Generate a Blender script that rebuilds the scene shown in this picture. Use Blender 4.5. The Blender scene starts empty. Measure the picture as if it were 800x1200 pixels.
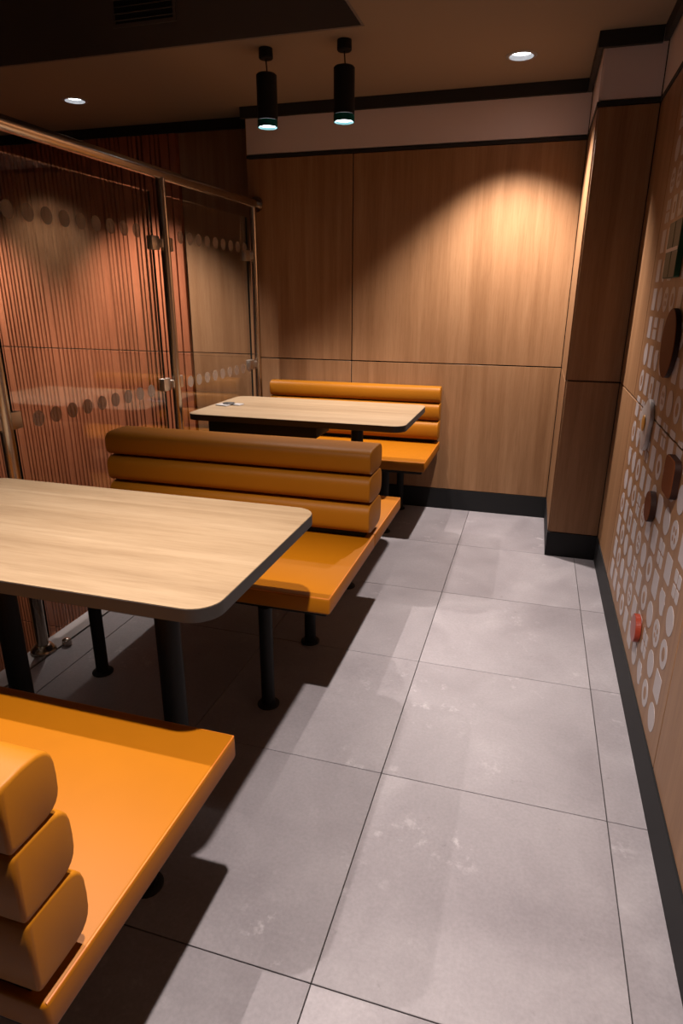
import bpy, bmesh, math, random
from mathutils import Vector, Matrix
random.seed(7)
D = bpy.data
SC = bpy.context.scene
COL = SC.collection

# ------------------------------------------------------------------ camera
def make_camera():
    yaw, pitch, roll = math.radians(16.553), math.radians(18.946), math.radians(-0.255)
    cy, sy = math.cos(yaw), math.sin(yaw)
    f = Vector((-sy*math.cos(pitch), cy*math.cos(pitch), -math.sin(pitch)))
    r = Vector((cy, sy, 0)); d = f.cross(r)
    c, s = math.cos(roll), math.sin(roll)
    rr = r*c + d*s; dd = d*c - r*s
    m = Matrix((rr, -dd, -f)).transposed().to_4x4()
    m.translation = Vector((0, 0, 1.2715))
    cam = D.cameras.new('camera'); cam.sensor_fit = 'VERTICAL'; cam.sensor_height = 24
    cam.lens = 739.38*24/1200; cam.clip_start = 0.02
    o = D.objects.new('camera', cam); o.matrix_world = m; COL.objects.link(o)
    SC.camera = o
make_camera()
w = D.worlds.new('world'); SC.world = w; w.use_nodes = True
w.node_tree.nodes['Background'].inputs[0].default_value = (1, .8, .65, 1)
w.node_tree.nodes['Background'].inputs[1].default_value = 0.003
SC.view_settings.view_transform = 'Standard'
SC.view_settings.look = 'None'
SC.view_settings.gamma = 1
SC.view_settings.exposure = 0.0
LIGHT_COL = (1.0, 0.875, 0.80)
DOWN_W, DOWN_ANG, DOWN_BLEND = 290, 97, 0.68
PEND_W, PEND_ANG, PEND_BLEND = 80, 88, 0.70

# ------------------------------------------------------------------ materials
def mat(name, color=(.5,.5,.5), rough=.5, metal=0.0, spec=.5):
    m = D.materials.new(name); m.use_nodes = True
    b = m.node_tree.nodes['Principled BSDF']
    b.inputs['Base Color'].default_value = (*color, 1)
    b.inputs['Roughness'].default_value = rough
    b.inputs['Metallic'].default_value = metal
    b.inputs['Specular IOR Level'].default_value = spec
    return m
def N(m, t): return m.node_tree.nodes.new(t)
def L(m, a, b): m.node_tree.links.new(a, b)
def coords(m, scale, rot=(0,0,0), jitter=True):
    g = N(m, 'ShaderNodeNewGeometry'); mp = N(m, 'ShaderNodeMapping')
    mp.inputs['Scale'].default_value = scale; mp.inputs['Rotation'].default_value = rot
    if jitter:
        oi = N(m, 'ShaderNodeObjectInfo'); mu = N(m, 'ShaderNodeMath'); mu.operation = 'MULTIPLY'
        mu.inputs[1].default_value = 17.0; L(m, oi.outputs['Random'], mu.inputs[0])
        va = N(m, 'ShaderNodeVectorMath'); va.operation = 'ADD'
        L(m, g.outputs['Position'], va.inputs[0]); L(m, mu.outputs[0], va.inputs[1])
        L(m, va.outputs[0], mp.inputs['Vector'])
    else:
        L(m, g.outputs['Position'], mp.inputs['Vector'])
    return mp.outputs[0]
def noise(m, vec, scale, detail=4, rough=.55, dist=0):
    n = N(m, 'ShaderNodeTexNoise'); n.inputs['Scale'].default_value = scale
    n.inputs['Detail'].default_value = detail; n.inputs['Roughness'].default_value = rough
    n.inputs['Distortion'].default_value = dist
    L(m, vec, n.inputs['Vector']); return n.outputs['Fac']
def ramp(m, fac, stops):
    r = N(m, 'ShaderNodeValToRGB'); e = r.color_ramp.elements
    while len(e) < len(stops): e.new(.5)
    for i, (p, c) in enumerate(stops): e[i].position = p; e[i].color = (*c, 1)
    L(m, fac, r.inputs[0]); return r.outputs[0]
def mix(m, a, b, fac, mode='MIX'):
    x = N(m, 'ShaderNodeMixRGB'); x.blend_type = mode
    if isinstance(fac, float): x.inputs[0].default_value = fac
    else: L(m, fac, x.inputs[0])
    for i, v in ((1, a), (2, b)):
        if isinstance(v, tuple): x.inputs[i].default_value = (*v, 1)
        else: L(m, v, x.inputs[i])
    return x.outputs[0]
def bump(m, h, strength, dist=.002):
    b = N(m, 'ShaderNodeBump'); b.inputs['Strength'].default_value = strength; b.inputs['Distance'].default_value = dist
    L(m, h, b.inputs['Height']); L(m, b.outputs[0], m.node_tree.nodes['Principled BSDF'].inputs['Normal'])
def setcol(m, c): L(m, c, m.node_tree.nodes['Principled BSDF'].inputs['Base Color'])

def wood(name, stretch, dark, mid, light, rough=.45, seams=.35):
    m = mat(name, mid, rough, 0, .28)
    v = coords(m, stretch)
    broad = noise(m, v, 1.3, 3, .5, .6)
    fine = noise(m, v, 7.0, 6, .7, .3)
    hair = noise(m, v, 26.0, 3, .6)
    c = ramp(m, broad, [(.3, dark), (.52, mid), (.72, light)])
    c2 = ramp(m, fine, [(.35, dark), (.6, light)])
    c = mix(m, c, c2, seams)
    c3 = ramp(m, hair, [(.34, (.72,.66,.62)), (.5, (1,1,1))])
    c = mix(m, c, c3, .35, 'MULTIPLY')
    setcol(m, c); bump(m, fine, .06)
    return m
M = {}
M['panel_wood'] = wood('oak_laminate', (11,11,.42), (.195,.095,.041), (.255,.133,.063), (.31,.17,.085), seams=.25)
M['dark_wood'] = wood('dark_laminate', (6,6,.45), (.10,.05,.025), (.13,.07,.035), (.16,.085,.045))
M['table_wood'] = wood('table_laminate', (.42,7,7), (.150,.098,.054), (.200,.138,.080), (.245,.178,.110), .5)
M['slat_wood'] = wood('red_slat_wood', (7,7,.5), (.24,.070,.028), (.32,.098,.042), (.38,.132,.060), .55)
M['black'] = mat('black_metal', (.009,.009,.009), .6, 0, .18)
M['black_edge'] = mat('black_edging', (.02,.017,.016), .55)
M['groove'] = mat('black_groove', (.010,.008,.007), .8)
M['skirting'] = mat('black_skirting', (.012,.012,.013), .6, 0, .2)
M['white_band'] = mat('pale_band', (.60,.50,.49), .5)
M['ceiling'] = mat('ceiling_paint', (.20,.148,.102), .9)
M['dropped'] = mat('dropped_ceiling_paint', (.11,.092,.084), .9)
M['steel'] = mat('brushed_steel', (.50,.44,.38), .24, 1.0)
v = coords(M['steel'], (2,2,60)); bump(M['steel'], noise(M['steel'], v, 8), .03)
M['clamp'] = mat('satin_steel', (.55,.49,.43), .42, 1.0)
M['white_trim'] = mat('white_trim', (.75,.74,.74), .4)
M['vinyl'] = mat('pale_vinyl', (.40,.355,.36), .5)
M['grey_edge'] = mat('floor_edging', (.28,.255,.25), .5)
# tiles
t = mat('porcelain_tile', (.3,.28,.28), .5)
v = coords(t, (1,1,1), jitter=True)
n1 = noise(t, v, 3.0, 5, .6, .4); n2 = noise(t, v, 22.0, 4, .7); n3 = noise(t, v, 120.0, 2, .6)
c = ramp(t, n1, [(.3, (.188,.172,.186)), (.55, (.236,.218,.233)), (.75, (.290,.271,.286))])
blot = ramp(t, n2, [(.56, (0,0,0)), (.68, (1,1,1))])
patch = ramp(t, noise(t, v, 4.2, 2, .5), [(.52, (0,0,0)), (.68, (1,1,1))])
sp = mix(t, blot, patch, 1.0, 'MULTIPLY')
c = mix(t, c, (.33,.31,.325), sp)
dark = ramp(t, n2, [(.24, (.6,.58,.58)), (.34, (1,1,1))])
c = mix(t, c, dark, .6, 'MULTIPLY')
c = mix(t, c, ramp(t, n3, [(.3, (.85,.85,.85)), (.7, (1.08,1.08,1.08))]), .6, 'MULTIPLY')
setcol(t, c); bump(t, n2, .12, .001)
L(t, ramp(t, n1, [(.3, (.42,.42,.42)), (.7, (.56,.56,.56))]), t.node_tree.nodes['Principled BSDF'].inputs['Roughness'])
M['tile'] = t
# leatherette
for nm, colr in (('leather', (.29,.096,.0012)), ('leather_roll', (.295,.105,.004))):
    m = mat('orange_' + nm, colr, .50, 0, .18)
    v = coords(m, (1,1,1), jitter=False)
    setcol(m, mix(m, colr, tuple(x*.86 for x in colr), noise(m, v, 7, 3)))
    bump(m, noise(m, v, 420, 2), .10, .0006)
    M[nm] = m
M['piping'] = mat('orange_piping', (.45,.13,.01), .5)
# glass: thin clear pane, reflection by fresnel
g = D.materials.new('clear_glass'); g.use_nodes = True
nt = g.node_tree; nt.nodes.clear()
out = nt.nodes.new('ShaderNodeOutputMaterial'); tr = nt.nodes.new('ShaderNodeBsdfTransparent'); gl = nt.nodes.new('ShaderNodeBsdfGlossy')
tr.inputs[0].default_value = (.93,.93,.93,1); gl.inputs['Roughness'].default_value = 0.0; gl.inputs[0].default_value = (1,1,1,1)
fr = nt.nodes.new('ShaderNodeFresnel')
gg = nt.nodes.new('ShaderNodeNewGeometry'); mr = nt.nodes.new('ShaderNodeMapRange')   # same ior seen from inside and outside the thin pane
mr.inputs['To Min'].default_value = 1.52; mr.inputs['To Max'].default_value = 1/1.52
nt.links.new(gg.outputs['Backfacing'], mr.inputs['Value']); nt.links.new(mr.outputs[0], fr.inputs[0])
ms = nt.nodes.new('ShaderNodeMixShader')
nt.links.new(fr.outputs[0], ms.inputs[0]); nt.links.new(tr.outputs[0], ms.inputs[1]); nt.links.new(gl.outputs[0], ms.inputs[2]); nt.links.new(ms.outputs[0], out.inputs[0])
M['glass'] = g
# frosted dots: part transparent, part diffuse
g = D.materials.new('frosted_dot'); g.use_nodes = True
nt = g.node_tree; nt.nodes.clear()
out = nt.nodes.new('ShaderNodeOutputMaterial'); tr = nt.nodes.new('ShaderNodeBsdfTransparent'); df = nt.nodes.new('ShaderNodeBsdfDiffuse')
df.inputs[0].default_value = (.29,.22,.17,1)
ms = nt.nodes.new('ShaderNodeMixShader'); ms.inputs[0].default_value = .55
nt.links.new(tr.outputs[0], ms.inputs[1]); nt.links.new(df.outputs[0], ms.inputs[2]); nt.links.new(ms.outputs[0], out.inputs[0])
M['dot'] = g
def emis(name, col, s):
    m = D.materials.new(name); m.use_nodes = True; b = m.node_tree.nodes['Principled BSDF']
    b.inputs['Emission Color'].default_value = (*col, 1); b.inputs['Emission Strength'].default_value = s
    b.inputs['Base Color'].default_value = (.8,.8,.8,1); return m
M['lamp'] = emis('lamp_lens', (.86,.93,1.0), 9.0)
M['brown'] = mat('brown_lacquer', (.115,.030,.008), .6, 0, .10)
M['brown_side'] = mat('dark_brown_edge', (.022,.007,.004), .6, 0, .2)
M['red'] = mat('red_lacquer', (.25,.03,.012), .35)
M['green'] = mat('green_lacquer', (.026,.040,.026), .5, 0, .2)
M['green_side'] = mat('dark_green_edge', (.004,.05,.018), .4)
M['egg'] = mat('egg_white', (.46,.42,.41), .4)
M['yolk'] = mat('egg_yolk', (.50,.23,.03), .4)
M['cone'] = mat('reflector', (.22,.215,.215), .5)
M['pad'] = mat('silver_pad', (.30,.29,.29), .3)
M['teal'] = mat('teal_glass_rim', (.0,.10,.10), .2)

# ------------------------------------------------------------------ mesh helpers
def finish(name, bm, m, parent=None, smooth=False, loc=(0,0,0)):
    bmesh.ops.recalc_face_normals(bm, faces=bm.faces)
    me = D.meshes.new(name); bm.to_mesh(me); bm.free()
    for x in (m if isinstance(m, (list, tuple)) else [m]): me.materials.append(x)
    if smooth:
        for p in me.polygons: p.use_smooth = True
        me.set_sharp_from_angle(angle=math.radians(38))
    o = D.objects.new(name, me); o.location = loc; COL.objects.link(o)
    if parent: o.parent = parent
    return o
def bx(bm, x0, x1, y0, y1, z0, z1, bev=0, seg=2):
    r = bmesh.ops.create_cube(bm, size=1)
    for vv in r['verts']:
        vv.co = Vector(((x0+x1)/2 + vv.co.x*(x1-x0), (y0+y1)/2 + vv.co.y*(y1-y0), (z0+z1)/2 + vv.co.z*(z1-z0)))
    if bev:
        es = set(e for vv in r['verts'] for e in vv.link_edges)
        bmesh.ops.bevel(bm, geom=list(es), offset=bev, segments=seg, affect='EDGES', profile=.5)
def box(name, m, x0, x1, y0, y1, z0, z1, parent=None, bev=0, seg=2):
    bm = bmesh.new(); bx(bm, x0, x1, y0, y1, z0, z1, bev, seg)
    return finish(name, bm, m, parent, smooth=bev > 0)
def cyl(bm, p0, p1, r0, r1=None, seg=24, caps=True):
    if r1 is None: r1 = r0
    p0, p1 = Vector(p0), Vector(p1); d = p1-p0
    q = d.to_track_quat('Z', 'Y').to_matrix().to_4x4(); q.translation = (p0+p1)/2
    bmesh.ops.create_cone(bm, cap_ends=caps, segments=seg, radius1=r0, radius2=r1, depth=d.length, matrix=q)
def lathe(bm, prof, seg=28, center=(0,0)):
    rings = []
    for r, z in prof:
        if r < 1e-6: rings.append([bm.verts.new((center[0], center[1], z))])
        else: rings.append([bm.verts.new((center[0]+r*math.cos(2*math.pi*i/seg), center[1]+r*math.sin(2*math.pi*i/seg), z)) for i in range(seg)])
    for a, b in zip(rings, rings[1:]):
        for i in range(seg):
            j = (i+1) % seg
            if len(a) == 1 and len(b) == 1: continue
            if len(a) == 1: bm.faces.new((a[0], b[i], b[j]))
            elif len(b) == 1: bm.faces.new((a[i], a[j], b[0]))
            else: bm.faces.new((a[i], a[j], b[j], b[i]))
def prism(bm, pts, a0, a1, axis='z', bev=0.0, seg=3, midx=None):
    """closed outline pts (2-D) extruded from a0 to a1 along axis, edges rounded by bev"""
    n = len(pts); cx = sum(p[0] for p in pts)/n; cy_ = sum(p[1] for p in pts)/n
    w_ = max(p[0] for p in pts)-min(p[0] for p in pts); h_ = max(p[1] for p in pts)-min(p[1] for p in pts)
    def ring(a, ins):
        out = []
        for p in pts:
            x = cx + (p[0]-cx)*(1-2*ins/w_); y = cy_ + (p[1]-cy_)*(1-2*ins/h_)
            co = (x, y, a) if axis == 'z' else ((a, x, y) if axis == 'x' else (x, a, y))
            out.append(bm.verts.new(co))
        return out
    st = []
    s = 1 if a1 > a0 else -1
    if bev:
        for k in range(seg+1):
            th = math.pi/2*k/seg; st.append((a0 + s*bev*(1-math.sin(th)), bev*(1-math.cos(th))))
        st.reverse() if False else None
        st = [(a0 + s*bev*(1-math.cos(math.pi/2*k/seg)), bev*(1-math.sin(math.pi/2*k/seg))) for k in range(seg+1)]
        st += [(a1 - s*bev*(1-math.cos(math.pi/2*k/seg)), bev*(1-math.sin(math.pi/2*k/seg))) for k in range(seg, -1, -1)]
    else: st = [(a0, 0), (a1, 0)]
    rings = [ring(a, i) for a, i in st]
    bm.faces.new(rings[0]); bm.faces.new(list(reversed(rings[-1])))
    for a, b in zip(rings, rings[1:]):
        for i in range(n):
            j = (i+1) % n; bm.faces.new((a[i], a[j], b[j], b[i]))
def rrect(w_, h_, r, cx=0, cy_=0, n=8):
    pts = []
    for (sx, sy, a0) in ((1,1,0), (-1,1,90), (-1,-1,180), (1,-1,270)):
        for k in range(n+1):
            a = math.radians(a0 + 90*k/n)
            pts.append((cx + sx*(w_/2-r) + r*math.cos(a), cy_ + sy*(h_/2-r) + r*math.sin(a)))
    return pts
def empty(name, loc, label=None, cat=None, group=None):
    o = D.objects.new(name, None); o.empty_display_size = .05; o.location = loc; COL.objects.link(o)
    return tag(o, label, cat, group)
def tag(o, label=None, cat=None, group=None, kind=None):
    if label: o['label'] = label
    if cat: o['category'] = cat
    if group: o['group'] = group
    if kind: o['kind'] = kind
    return o
def copy_tree(o, parent=None):
    c = o.copy(); COL.objects.link(c)
    if parent: c.parent = parent
    for ch in list(o.children): copy_tree(ch, c)
    return c
def struct(name, m, x0, x1, y0, y1, z0, z1, label=None):
    return tag(box(name, m, x0, x1, y0, y1, z0, z1), label, kind='structure')

# ------------------------------------------------------------------ room numbers (metres)
XR = .3914; YB = 3.811; YL = 4.016; YC = 3.211; XC = .150; XS = -1.72
ZC = 2.28; ZW = 2.02; ZJ = .894; ZS = .128
XE = -1.712; YF = -2.4; XV = -5.2; ZV = -2.7
GAP = .0065

# floor with tiles
floor = struct('floor', M['groove'], XE, XR+.1, YF, YB+.1, -.30, -.005, 'floor slab under square grey porcelain tiles')
tile_mesh = {}
def tile(x0, x1, y0, y1):
    k = (round(x1-x0, 3), round(y1-y0, 3))
    if k not in tile_mesh:
        bm = bmesh.new(); hx, hy = (x1-x0)/2-.0012, (y1-y0)/2-.0012
        bx(bm, -hx, hx, -hy, hy, -.008, 0, .0008, 1)
        o = finish('tile', bm, M['tile'], floor); tile_mesh[k] = o.data
    else:
        o = D.objects.new('tile', tile_mesh[k]); COL.objects.link(o); o.parent = floor
    o.location = ((x0+x1)/2, (y0+y1)/2, 0)
xs = [-1.622, -1.50, -.90, -.30, .293, XR]
ys = [YF, -2.185] + [-1.585+.6*k for k in range(9)] + [YB]
ys = sorted(ys)
for a, b in zip(xs, xs[1:]):
    for c_, d_ in zip(ys, ys[1:]): tile(a, b, c_, d_)
tag(box('edge_strip', M['grey_edge'], XE, -1.630, YF, YB, -.008, 0, floor), 'pale grey edging strip under the glass screen')
struct('floor', M['skirting'], XV, XE, YF, YL+.1, ZV-.1, ZV, 'dark floor of the stairwell far below')
struct('wall_stairwell', M['dark_wood'], XE, XE+.1, YF, YB, ZV, -.301, 'wall of the stairwell below floor level')

# walls
def panels(parent, m, axis, pos, depth, us, zs, name='panel'):
    """wall boards: us = edges along the wall, zs = edges up the wall; pos = face, depth towards the wall"""
    for a, b in zip(us, us[1:]):
        for z0, z1 in zip(zs, zs[1:]):
            p0, p1 = sorted((pos, pos+depth))
            if axis == 'y': box(name, m, a+GAP/2, b-GAP/2, p0, p1, z0+GAP/2, z1-GAP/2, parent, .0008, 1)
            else: box(name, m, p0, p1, a+GAP/2, b-GAP/2, z0+GAP/2, z1-GAP/2, parent, .0008, 1)
wb = struct('wall_back', M['groove'], XS+.012, XR+.3, YB+.012, YB+.32, -.3, ZC, 'back wall clad in tall oak boards')
panels(wb, M['panel_wood'], 'y', YB, .012, [XS, -1.073, .150], [ZS, ZJ, ZW])
panels(wb, M['white_band'], 'y', YB, .012, [XS, .150], [ZW+.018, ZC], 'pale_board')
wl = struct('wall_back_left', M['groove'], XV, XS+.0, YL+.012, YL+.2, ZV, ZC, 'slatted wall of the stairwell behind the glass')
panels(wl, M['panel_wood'], 'y', YL, .012, [-2.275, XS], [ZV, -1.49, -.30, ZJ, ZC])
box('return_board', M['panel_wood'], XS, XS+.012, YB+.001, YL, -1.49, ZC, wl)
x = -2.279; slat_rows = [(ZV, -1.49), (-1.49, -.30), (-.30, ZJ), (ZJ, ZC)]
slat_mesh = {}; nsl = 0
while x > -4.95:
    w_ = random.choice([.017,.018,.020,.022,.023,.048,.056,.020,.024]); gp = random.choice([.010,.013,.016])
    for r_, (z0, z1) in enumerate(slat_rows):
        key = (w_, r_)
        if key not in slat_mesh:
            bm = bmesh.new(); bx(bm, -w_, 0, -.024, .012, z0+.004, z1-.004, .0015, 1)
            o = finish('slat', bm, M['slat_wood'], wl); slat_mesh[key] = o.data
        else:
            o = D.objects.new('slat', slat_mesh[key]); COL.objects.link(o); o.parent = wl
        o.location = (x, YL, 0); nsl += 1
    x -= w_+gp
print('slats', nsl)
# right wall
wr = struct('wall_right', M['groove'], XR+.012, XR+.3, YF, YB, -.3, ZC, 'right wall clad in oak boards')
panels(wr, M['panel_wood'], 'x', XR, .012, [YF, -2.2, -.95, .27, 1.487, 2.735, YC], [ZS, ZJ, ZW])
panels(wr, M['white_band'], 'x', XR, .012, [YF, -.95, .27, 1.487, YC], [ZW+.018, ZC], 'pale_board')
# column
wc = struct('wall_column', M['groove'], XC+.012, XR+.011, YC+.012, YB-.001, 0, ZC, 'boxed column in the back right corner')
panels(wc, M['panel_wood'], 'y', YC, .012, [XC+.004, XR], [ZS, ZJ, ZW])
panels(wc, M['white_band'], 'y', YC, .012, [XC+.004, XR], [ZW+.018, ZC], 'pale_board')
panels(wc, M['panel_wood'], 'x', XC, .012, [YC+.006, YB], [ZS, ZJ, ZW])
panels(wc, M['white_band'], 'x', XC, .012, [YC+.006, YB], [ZW+.018, ZC], 'pale_board')
struct('wall_front', M['dark_wood'], XV, XR+.3, YF-.1, YF, ZV, ZC, 'plain wall behind the camera')
struct('wall_left', M['dark_wood'], XV-.1, XV, YF, YL+.1, ZV, ZC, 'plain far wall of the stairwell')
# baseboards
struct('baseboard_back', M['skirting'], XS, XC-.002, YB-.003, YB+.011, 0, ZS, 'black skirting along the back wall')
struct('baseboard_right', M['skirting'], XR-.004, XR+.011, YF, YC-.004, 0, ZS, 'black skirting along the right wall')
struct('baseboard_column', M['skirting'], XC-.002, XR-.005, YC-.004, YC+.011, 0, ZS, 'black skirting on the column front')
struct('baseboard_column_side', M['skirting'], XC-.002, XC+.011, YC+.012, YB-.004, 0, ZS, 'black skirting on the column side')
# black strips: below the pale band and along the ceiling
k = 0
for (x0, x1, y0, y1) in ((XS+.001, XC-.005, YB-.004, YB+.011), (XC-.004, XR-.005, YC-.004, YC+.011), (XC-.004, XC+.011, YC+.012, YB-.005), (XR-.004, XR+.011, YF, YC-.005)):
    k += 1; struct('trim_%d' % k, M['groove'], x0, x1, y0, y1, ZW, ZW+.016, 'thin black strip under the pale band')
for (x0, x1, y0, y1) in ((XS-.02, XC-.026, YB-.025, YB-.005), (XC-.025, XR-.026, YC-.025, YC-.005), (XC-.025, XC-.005, YC-.004, YB-.005), (XR-.025, XR-.005, YF, YC-.026), (XV, XS-.021, YL-.035, YL-.013)):
    k += 1; struct('trim_%d' % k, M['groove'], x0, x1, y0, y1, 2.222, ZC-.001, 'black ceiling trim')
# ceiling
ceil = struct('ceiling', M['ceiling'], XV, XR+.3, YF, YL+.1, ZC, ZC+.80, 'brownish painted ceiling with a deep dark recess')
DL = [(-.185, 3.39), (-.20, .70), (-2.56, 3.43), (-3.99, 3.43)]
bm = bmesh.new()
for (x_, y_) in DL: cyl(bm, (x_, y_, ZC-.05), (x_, y_, ZC+.06), .0555, seg=36)
bx(bm, -3.3, -.770, -.4, 2.885, ZC-.05, ZC+.62)
cut = finish('cutter', bm, M['ceiling'])
md = ceil.modifiers.new('holes', 'BOOLEAN'); md.object = cut; md.operation = 'DIFFERENCE'; md.solver = 'EXACT'
bpy.context.view_layer.update()
me_ = D.meshes.new_from_object(ceil.evaluated_get(bpy.context.evaluated_depsgraph_get()))
ceil.modifiers.clear(); ceil.data = me_; D.objects.remove(cut)
# dark lining of the recess
for nm, a_ in (('recess_fascia', (-3.299, -.771, 2.873, 2.884, ZC+.0005, ZC+.619)), ('recess_fascia', (-.782, -.771, -.399, 2.872, ZC+.0005, ZC+.619)),
               ('recess_fascia', (-3.299, -3.288, -.399, 2.872, ZC+.0005, ZC+.619)), ('recess_top', (-3.287, -.783, -.399, 2.872, ZC+.608, ZC+.619))):
    box(nm, M['dropped'], *a_, ceil)
vent = empty('ceiling_vent', (-1.748, 2.8725, 2.468), 'small dark slatted air vent high in the dark ceiling recess', 'vent')
bm = bmesh.new(); W2, H2 = .142, .085
bx(bm, -W2-.014, W2+.014, -.006, -.0005, -H2-.014, -H2); bx(bm, -W2-.014, W2+.014, -.006, -.0005, H2, H2+.014)
bx(bm, -W2-.014, -W2, -.006, -.0005, -H2, H2); bx(bm, W2, W2+.014, -.006, -.0005, -H2, H2)
finish('frame', bm, M['dropped'], vent)
box('backing', M['groove'], -W2, W2, -.0012, -.0005, -H2, H2, vent)
for i in range(7):
    bm = bmesh.new(); bx(bm, -W2+.001, W2-.001, -.006, .006, -.0012, .0012)
    bmesh.ops.rotate(bm, verts=bm.verts, cent=(0,0,0), matrix=Matrix.Rotation(math.radians(35), 3, 'X'))
    finish('slat', bm, M['dropped'], vent, loc=(0, -.007, -H2+.0125+.0242*i))

# ------------------------------------------------------------------ lights
def spot(loc, w_, ang, blend, parent_name, radius=.022):
    l = D.lights.new(parent_name, 'SPOT'); l.energy = w_; l.color = LIGHT_COL
    l.spot_size = math.radians(ang); l.spot_blend = blend; l.shadow_soft_size = radius
    o = D.objects.new(parent_name, l); o.location = loc; COL.objects.link(o); return o
def downlight(x, y, label):
    t_ = empty('ceiling_downlight', (x, y, ZC), label, 'downlight', None)
    bm = bmesh.new()
    lathe(bm, [(.044,.016), (.052,.002), (.053,-.004), (.064,-.004), (.068,-.001), (.068,-.0004), (.054,-.0004), (.0535,.002), (.046,.016), (.044,.016)], 40)
    finish('trim_ring', bm, M['cone'], t_, True)
    bm = bmesh.new(); lathe(bm, [(.0,.013), (.0452,.013), (.0452,.0155), (0,.0155)], 36)
    finish('lens', bm, M['lamp'], t_, True)
    s = spot((0,0,-.012), DOWN_W, DOWN_ANG, DOWN_BLEND, 'downlight_beam'); s.parent = t_
    return t_
downlight(-.185, 3.39, 'round white downlight in the ceiling by the back wall, at the right')
downlight(-.20, .70, 'round white downlight above the foreground aisle')
downlight(-2.56, 3.43, 'round white downlight in the ceiling over the stairwell, at the left')
downlight(-3.99, 3.43, 'round white downlight furthest left over the stairwell')
def pendant(x, y, label, top=ZC):
    dz = top-ZC-.0
    t_ = empty('pendant_lamp', (x, y, top), label, 'pendant lamp', 'black tube pendants over the tables')
    bm = bmesh.new(); lathe(bm, [(0,-.0005), (.030,-.0005), (.031,-.036), (.027,-.040), (0,-.040)]); finish('canopy', bm, M['black'], t_, True)
    bm = bmesh.new(); cyl(bm, (.000,0,-.041), (.004,0,-.094-dz), .0028, seg=10); finish('cord', bm, M['black'], t_, True)
    bm = bmesh.new()
    lathe(bm, [(r, z-dz) for r, z in [(0,-.094), (.040,-.095), (.045,-.10), (.045,-.272), (.041,-.272), (.041,-.262), (0,-.262)]], 32)
    finish('shade', bm, M['black'], t_, True)
    bm = bmesh.new(); lathe(bm, [(r, z-dz) for r, z in [(.0455,-.273), (.0455,-.300), (.0425,-.300), (.0425,-.273), (.0455,-.273)]], 32)
    finish('rim', bm, M['teal'], t_, True)
    bm = bmesh.new(); lathe(bm, [(r, z-dz) for r, z in [(0,-.2905), (.0405,-.2905), (.0405,-.286), (0,-.286)]], 32); finish('lens', bm, M['lamp'], t_, True)
    s = spot((0,0,-.301-dz), PEND_W, PEND_ANG, PEND_BLEND, 'pendant_beam', .009); s.parent = t_
    return t_
pendant(-1.243, 3.0, 'left of the two black tube pendants hanging by the back wall')
pendant(-.888, 3.0, 'right of the two black tube pendants hanging by the back wall')
pendant(-1.243, 1.03, 'left black tube pendant above the nearer table', ZC+.607)
pendant(-.888, 1.03, 'right black tube pendant above the nearer table', ZC+.607)

# ------------------------------------------------------------------ benches
BX0, BX1 = -1.580, -.505     # seat ends
BW = BX1-BX0
def roll_profile(h, d, top_dome=.0):
    pts = [(.004, 0), (.0, .006), (.0, h-.006), (.004, h)]
    pts.append((d*.42, h+top_dome))
    n = 12
    for k in range(1, n):
        a = math.pi/2 - math.pi*k/n
        yy = d*.42 + d*.58*abs(math.cos(a))**.55; zz = h/2 + (h/2)*math.copysign(abs(math.sin(a))**.62, math.sin(a))
        pts.append((yy, zz + (top_dome if k < n/2 else 0)*(1-k/(n/2)) if k < n/2 else zz))
    pts.append((d*.42, 0))
    return pts
ROLLS = [(.453,.566,.102), (.568,.670,.095), (.672,.764,.086)]
def bench_module(root, yr, yf):
    """one seat; yr = rear plane, yf = front plane (local y); x from 0 to BW"""
    s = 1 if yf > yr else -1
    def part(name, a, b, z0, z1, m, bev, ins=0):
        bm = bmesh.new(); ya, yb = sorted((a, b)); bx(bm, ins, BW-ins, ya, yb, z0, z1, bev, 3)
        return finish(name, bm, m, root, True)
    st = part('seat', yr+s*.0005, yf, .377, .432, M['leather'], .008)
    bm = bmesh.new(); z = .4285; yb = yf - s*.0035    # piping along the open top edges of the seat
    P = [(BW-.0035, yr+s*.006, z), (BW-.0035, yb, z), (.0035, yb, z), (.0035, yr+s*.006, z)]
    for p, q in zip(P, P[1:]): cyl(bm, p, q, .0022, seg=8)
    finish('piping', bm, M['piping'], st, True)
    part('seat_frame', yr+s*.01, yf-s*.026, .358, .3765, M['black'], .002, .02)
def back_rolls(root, y0, s):
    for (z0, z1, d) in ROLLS:
        bm = bmesh.new(); pr = [(y0+s*p[0], z0+p[1]) for p in roll_profile(z1-z0, d, .004 if z0 > .6 else 0)]
        prism(bm, pr, .0, BW-.003, 'x', .0055, 3)
        finish('back_roll', bm, M['leather_roll'], root, True)
    box('back_rail', M['black'], .03, BW-.03, min(y0+s*.012, y0+s*.05), max(y0+s*.012, y0+s*.05), .4325, .4525, root)
def double_rolls(root, yc):
    for (z0, z1, d) in ROLLS:
        h = (z1-z0)/2; hw = .094 - (.004 if z0 > .6 else 0); n = 40; pr = []
        for k in range(n):
            a = 2*math.pi*k/n; c_, s_ = math.cos(a), math.sin(a)
            pr.append((yc + hw*math.copysign(abs(c_)**.42, c_), z0+h + h*math.copysign(abs(s_)**.62, s_)))
        bm = bmesh.new(); prism(bm, pr, .0, BW-.003, 'x', .0055, 3)
        finish('back_roll', bm, M['leather_roll'], root, True)
    box('back_rail', M['black'], .03, BW-.03, yc-.05, yc+.05, .4325, .4525, root)
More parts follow.
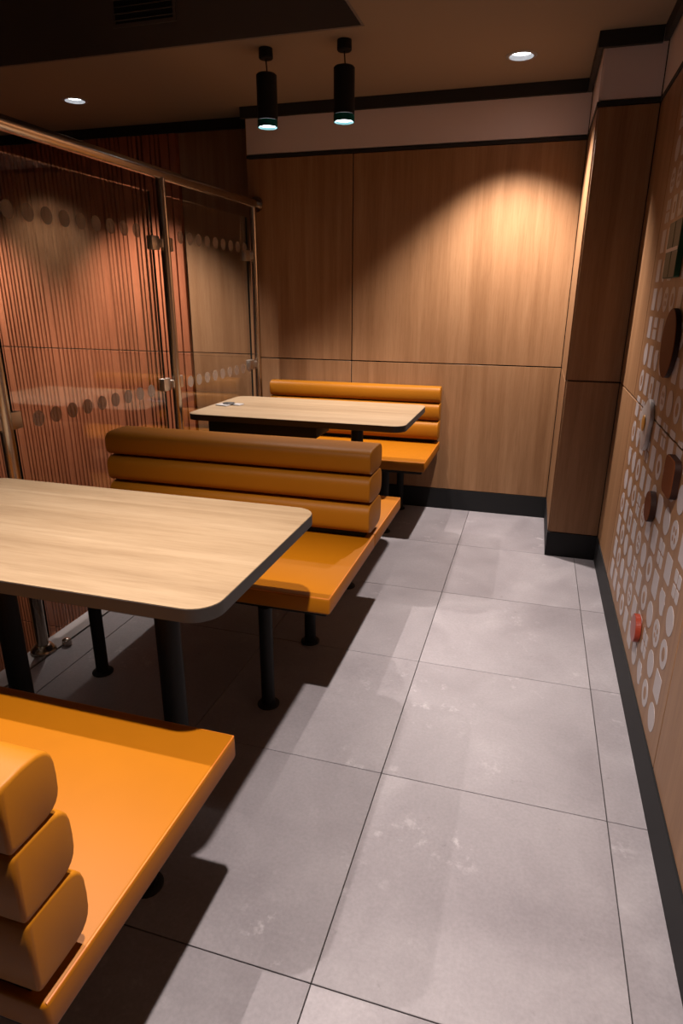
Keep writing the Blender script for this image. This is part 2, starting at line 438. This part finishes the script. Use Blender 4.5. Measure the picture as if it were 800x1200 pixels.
def bench_leg(root, x, y):
    bm = bmesh.new(); cyl(bm, (x, y, .006), (x, y, .358), .0215)
    l = finish('leg', bm, M['black'], root, True)
    bm = bmesh.new(); lathe(bm, [(0,0), (.036,0), (.036,.004), (.031,.008), (.0225,.010), (.0225,.02), (0,.02)], 28, (x, y))
    finish('foot_plate', bm, M['black'], l, True)
def bench(y, seats, legs, label):
    r = empty('bench', (BX0, y, 0), label, 'bench', 'orange upholstered benches')
    for yr, yf in seats: bench_module(r, yr, yf)
    for ly in legs:
        for lx in (-.728-BX0, -1.364-BX0): bench_leg(r, lx, ly)
    return r
b1 = bench(.414, [(0, .541)], [.045, .50], 'nearest orange bench, its three rolled back cushions seen end-on at the lower left')
back_rolls(b1, 0, 1)
b2 = bench(2.148, [(-.0085, .470), (-.0095, -.567)], [-.53, -.115, .40], 'double-sided orange bench standing between the two wooden tables')
double_rolls(b2, 0)
b3 = bench(3.799, [(0, -.554)], [-.50, -.07], 'farthest orange bench, set against the oak back wall')
back_rolls(b3, 0, -1)

# ------------------------------------------------------------------ tables
TW, TD = 1.055, .603
def table(y, label):
    r = empty('table', (-1.0365, y, 0), label, 'table', 'wood-topped tables')
    bm = bmesh.new(); prism(bm, rrect(TW, TD, .058), .709, .7355, 'z')
    top = finish('tabletop', bm, M['black_edge'], r, True)
    bm = bmesh.new(); prism(bm, rrect(TW-.002, TD-.002, .057), .7357, .7372, 'z')
    finish('top_laminate', bm, M['table_wood'], r, True)
    for lx in (-.252, .238):
        bm = bmesh.new(); cyl(bm, (lx, 0, .008), (lx, 0, .700), .030, seg=32)
        l = finish('leg', bm, M['black'], r, True)
        bm = bmesh.new(); lathe(bm, [(0,0), (.065,0), (.065,.005), (.055,.009), (.031,.012), (0,.012)], 32, (lx, 0)); finish('foot_plate', bm, M['black'], l, True)
        bm = bmesh.new(); bx(bm, lx-.05, lx+.05, -.20, .20, .7005, .7088, .001, 1); finish('mounting_plate', bm, M['black'], l)
    return r
t1 = table(1.194, 'nearer light wood table with a black edge, between the two nearest benches')
t2 = table(2.950, 'farther light wood table with a black edge, holding a small pad')
bm = bmesh.new(); bx(bm, -.455, .10, -.215, -.02, .640, .700, .003); finish('under_table_box', bm, M['black'], t2, True)

# small pad with dark disc on the far table
pad = empty('charging_pad', (-1.485, 2.945, .7373), 'small silver square pad with a dark round disc, on the far table near the glass', 'pad')
bm = bmesh.new(); prism(bm, rrect(.085, .085, .008, -.012, -.02), .0, .007, 'z', .002, 2); finish('base', bm, M['pad'], pad, True)
bm = bmesh.new(); prism(bm, rrect(.06, .06, .006, .050, .030), .0, .005, 'z', .0015, 2); finish('card', bm, M['pad'], pad, True)
bm = bmesh.new(); lathe(bm, [(0,.0075), (.036,.0075), (.038,.009), (.036,.012), (.030,.012), (.028,.0105), (0,.0105)], 32, (.0, .005)); finish('disc', bm, M['black_edge'], pad, True)
pad.scale = (.82, .82, .82); pad.rotation_euler.z = math.radians(-12)

# ------------------------------------------------------------------ glass screen
XP = -1.665; XG = -1.692; ZR = 1.778
scr = empty('glass_screen', (0, 0, 0), 'clear glass screen on steel posts with a round handrail, in front of the slatted wall', 'glass screen')
bm = bmesh.new(); cyl(bm, (XP, YF+.05, ZR), (XP, YB-.012, ZR), .0235, seg=28); rail = finish('handrail', bm, M['steel'], scr, True)
bm = bmesh.new(); cyl(bm, (XP, YB-.012, ZR), (XP, YB-.001, ZR), .042, seg=32); finish('wall_rosette', bm, M['steel'], rail, True)
posts = [.589, 1.674, 2.760, 3.745]
for y in posts:
    bm = bmesh.new(); cyl(bm, (XP, y, .012), (XP, y, ZR-.02), .0215, seg=28)
    p = finish('post', bm, M['steel'], scr, True)
    bm = bmesh.new(); lathe(bm, [(0,0), (.046,0), (.046,.006), (.042,.014), (.030,.026), (.0225,.030), (0,.030)], 32, (XP, y))
    finish('base_cover', bm, M['steel'], p, True)
    for zc in (.862, 1.492):
        for sgn in (-1, 1):
            if y > 3.7 and sgn > 0: continue
            bm = bmesh.new(); bx(bm, XG-.014, XG+.016, y+sgn*.058-.030, y+sgn*.058+.030, zc-.029, zc+.029, .003)
            bx(bm, XG-.004, XP+.004, y+sgn*.02-.010, y+sgn*.02+.010, zc-.018, zc+.018, .002)
            finish('clamp', bm, M['clamp'], p, True)
bm = bmesh.new(); lathe(bm, [(0,0), (.017,0), (.018,.010), (.016,.022), (.008,.028), (0,.028)], 24, (XP+.055, 1.735)); finish('floor_bracket', bm, M['steel'], scr, True)
edge_m = mat('glass_edge', (.01,.02,.02), .2); M['glass_edge'] = edge_m
def dotdisc():
    bm = bmesh.new(); cyl(bm, (-.0004,0,0), (.0004,0,0), .029, seg=28); return bm
dot_me = None
bays = [(.589+.065, 1.674-.065), (1.674+.062, 2.760-.062), (2.760+.062, 3.745-.04)]
for (y0, y1) in bays:
    bm = bmesh.new(); bx(bm, XG-.005, XG+.005, y0, y1, .02, 1.70)
    gp_ = finish('glass_pane', bm, M['glass'], scr)
    for ye in (y0-.0022, y1+.0002): box('pane_edge', M['glass_edge'], XG-.0052, XG+.0052, ye, ye+.002, .02, 1.70, gp_)
    for z in (.849, 1.532):
        yy = 1.94 + .0905*math.ceil((y0+.05-1.94)/.0905)
        while yy < y1-.04:
            if dot_me is None:
                o = finish('frosted_dot', dotdisc(), M['dot'], gp_); dot_me = o.data
            else:
                o = D.objects.new('frosted_dot', dot_me); COL.objects.link(o); o.parent = gp_
            o.location = (XG+.0058, yy, z); yy += .0905

# ------------------------------------------------------------------ mural on the right wall
mural = empty('wall_mural', (XR, 2.10, 1.1), 'mural of small pale rounded shapes in rows covering the oak wall on the right', 'mural')
def outline(kind):
    R_ = .039
    if kind in 'CRX': return [[(R_*math.cos(2*math.pi*i/24), R_*math.sin(2*math.pi*i/24)) for i in range(24)]]
    if kind in 'SB': return [rrect(.070, .074, .006, n=2)]
    if kind == 'Q': return [rrect(.031, .033, .004, sx*.019, sy*.020, n=2) for sx in (-1,1) for sy in (-1,1)]
    if kind == 'L':
        return [[(r*math.cos(a), r*math.sin(a)) for i in range(30) for a in [2*math.pi*i/30] for r in [.034 + .004*math.sin(3*a+.6) + (.006 if i in (4, 19) else 0) - (.007 if i in (12, 13) else 0)]]]
    if kind == 'H': return [rrect(.070, .033, .004, 0, sy*.020, n=2) for sy in (-1,1)]
def holes(kind):
    if kind == 'R': return [[(.016*math.cos(2*math.pi*i/16), .020*math.sin(2*math.pi*i/16)) for i in range(16)]]
    if kind == 'B': return [rrect(.026, .034, .005, n=2)]
    if kind == 'X': return [[(.017*math.cos(a0)+.007*math.cos(2*math.pi*i/10), .017*math.sin(a0)+.009*math.sin(2*math.pi*i/10)) for i in range(10)] for a0 in (.79, 2.36, 3.93, 5.50)]
    return []
mesh_of = {}
names = dict(C='disc_motif', R='ring_motif', X='button_motif', S='square_motif', B='square_ring_motif', Q='four_square_motif', L='blob_motif', H='bar_motif')
def motif(kind, y, z):
    base = kind; cutz = ZJ - z
    if abs(cutz) < .042: kind = kind+'|cut'      # the board joint runs through this row
    if kind not in mesh_of:
        kind, full = base, kind
        bm = bmesh.new()
        for pts in outline(kind): prism(bm, pts, -.0008, .0, 'x')
        for pts in holes(kind):
            vs = [bm.verts.new((-.0012, p[0], p[1])) for p in pts]; f_ = bm.faces.new(vs); f_.material_index = 1
            vs2 = [bm.verts.new((-.0007, p[0], p[1])) for p in pts]
            for i in range(len(vs)):
                q = bm.faces.new((vs[i], vs[(i+1)%len(vs)], vs2[(i+1)%len(vs)], vs2[i])); q.material_index = 1
        if full != kind:
            for sg in (1, -1):
                geo = bm.verts[:]+bm.edges[:]+bm.faces[:]
                bmesh.ops.bisect_plane(bm, geom=geo, plane_co=(0,0,cutz+sg*GAP/2), plane_no=(0,0,1))
            dead = [f_ for f_ in bm.faces if abs(f_.calc_center_median().z-cutz) < GAP/2]
            bmesh.ops.delete(bm, geom=dead, context='FACES')
        o = finish(names[kind], bm, [M['vinyl'], M['panel_wood']], mural); mesh_of[full] = o.data
    else:
        o = D.objects.new(names[base], mesh_of[kind]); COL.objects.link(o); o.parent = mural
    o.location = (-.0002, y-2.10, z-1.1)
rows = {0:'CRLCSSRLSS', 1:'SCQSSXSCRS', 2:'RXCRSQCCRS', 3:'CLSRCXSBSR', 4:'QSQSSXQRCC', 5:'SXCSRSSRCL', 6:'CCCLRSQSLR', 7:'XSLSQSCCQS',
        8:'SCLRCXSBSR', 9:'CSRCSSCLSC', 10:'RCSQRCXSHS', 11:'LSSCCSRXCS', 12:'SCRXSQCSCS'}
for r_ in range(19):
    s_ = rows.get(r_) or ''.join(random.choice('SCSCRQXLSB') for _ in range(10))
    for i, kch in enumerate(s_):
        y = 1.595+.1127*i; z = .210+.0957*r_
        # cells covered by the raised pieces are left empty
        if any((y-py)**2+(z-pz)**2 < pr**2 for py, pz, pr in ((2.32,.865,.07), (2.14,1.14,.085), (2.31,1.41,.08), (2.38,1.87,.08))): continue
        motif(kch, y, z)
def raised(name, label, y, z, outline_pts, depth, mf, mside):
    bm = bmesh.new(); prism(bm, outline_pts, -depth, -.0012, 'x', .0015, 1)
    for f_ in bm.faces:
        f_.material_index = 0
    bmesh.ops.recalc_face_normals(bm, faces=bm.faces)
    for f_ in bm.faces:
        if abs(f_.normal.x) < .5: f_.material_index = 1
    o = finish(name, bm, [mf, mside], None, False, (XR, y, z)); return tag(o, label, 'wall ornament')
def circ(r, n=40): return [(r*math.cos(2*math.pi*i/n), r*math.sin(2*math.pi*i/n)) for i in range(n)]
raised('wall_disc', 'large dark brown disc raised on the mural', 2.14, 1.14, circ(.100), .017, M['brown'], M['brown_side'])
raised('wall_disc', 'small dark brown disc low on the mural, left of the brown block', 2.015, .668, circ(.047), .020, M['brown'], M['brown_side'])
raised('wall_disc', 'small glossy red disc near the skirting', 1.925, .300, circ(.044), .018, M['red'], M['red'])
raised('wall_disc', 'red-brown disc cut by the right edge of the photo, on the horizontal joint', 1.640, .965, circ(.075), .018, M['red'], M['brown_side'])
raised('wall_disc', 'dark red disc high on the mural', 2.37, 1.90, circ(.095), .018, M['red'], M['brown_side'])
raised('wall_block', 'brown rounded rectangular block raised on the mural', 1.81, .817, rrect(.125, .105, .025), .020, M['brown'], M['brown_side'])
gb = empty('wall_block', (XR, 2.31, 1.41), 'dark green square block with a pale crossbar, high on the mural', 'wall ornament')
bm = bmesh.new(); prism(bm, rrect(.195, .165, .008), -.018, -.0012, 'x', .0015, 1)
bmesh.ops.recalc_face_normals(bm, faces=bm.faces)
for f_ in bm.faces: f_.material_index = 1 if abs(f_.normal.x) < .5 else 0
finish('body', bm, [M['green'], M['green_side']], gb)
bm = bmesh.new(); bx(bm, -.0195, -.0182, -.097, .097, -.005, .005); finish('crossbar', bm, M['vinyl'], gb)
bm = bmesh.new(); bx(bm, -.0192, -.0182, -.003, .003, -.08, -.0052); bx(bm, -.0192, -.0182, -.003, .003, .0052, .08); finish('upright_bar', bm, M['green'], gb)
eg = empty('wall_egg', (XR, 2.32, .868), 'white fried egg shape with a yellow yolk raised on the mural', 'wall ornament')
pts = [((.082+.010*math.sin(3*a+1.0)+.005*math.sin(5*a))*math.cos(a), (.080+.010*math.sin(3*a+1.0)+.005*math.cos(4*a))*math.sin(a)) for a in [2*math.pi*i/44 for i in range(44)]]
bm = bmesh.new(); prism(bm, pts, -.015, -.0012, 'x', .003, 2)
finish('egg_white', bm, M['egg'], eg, True)
bm = bmesh.new(); prism(bm, circ(.028, 28), -.020, -.0153, 'x', .003, 2); finish('yolk', bm, M['yolk'], eg, True)
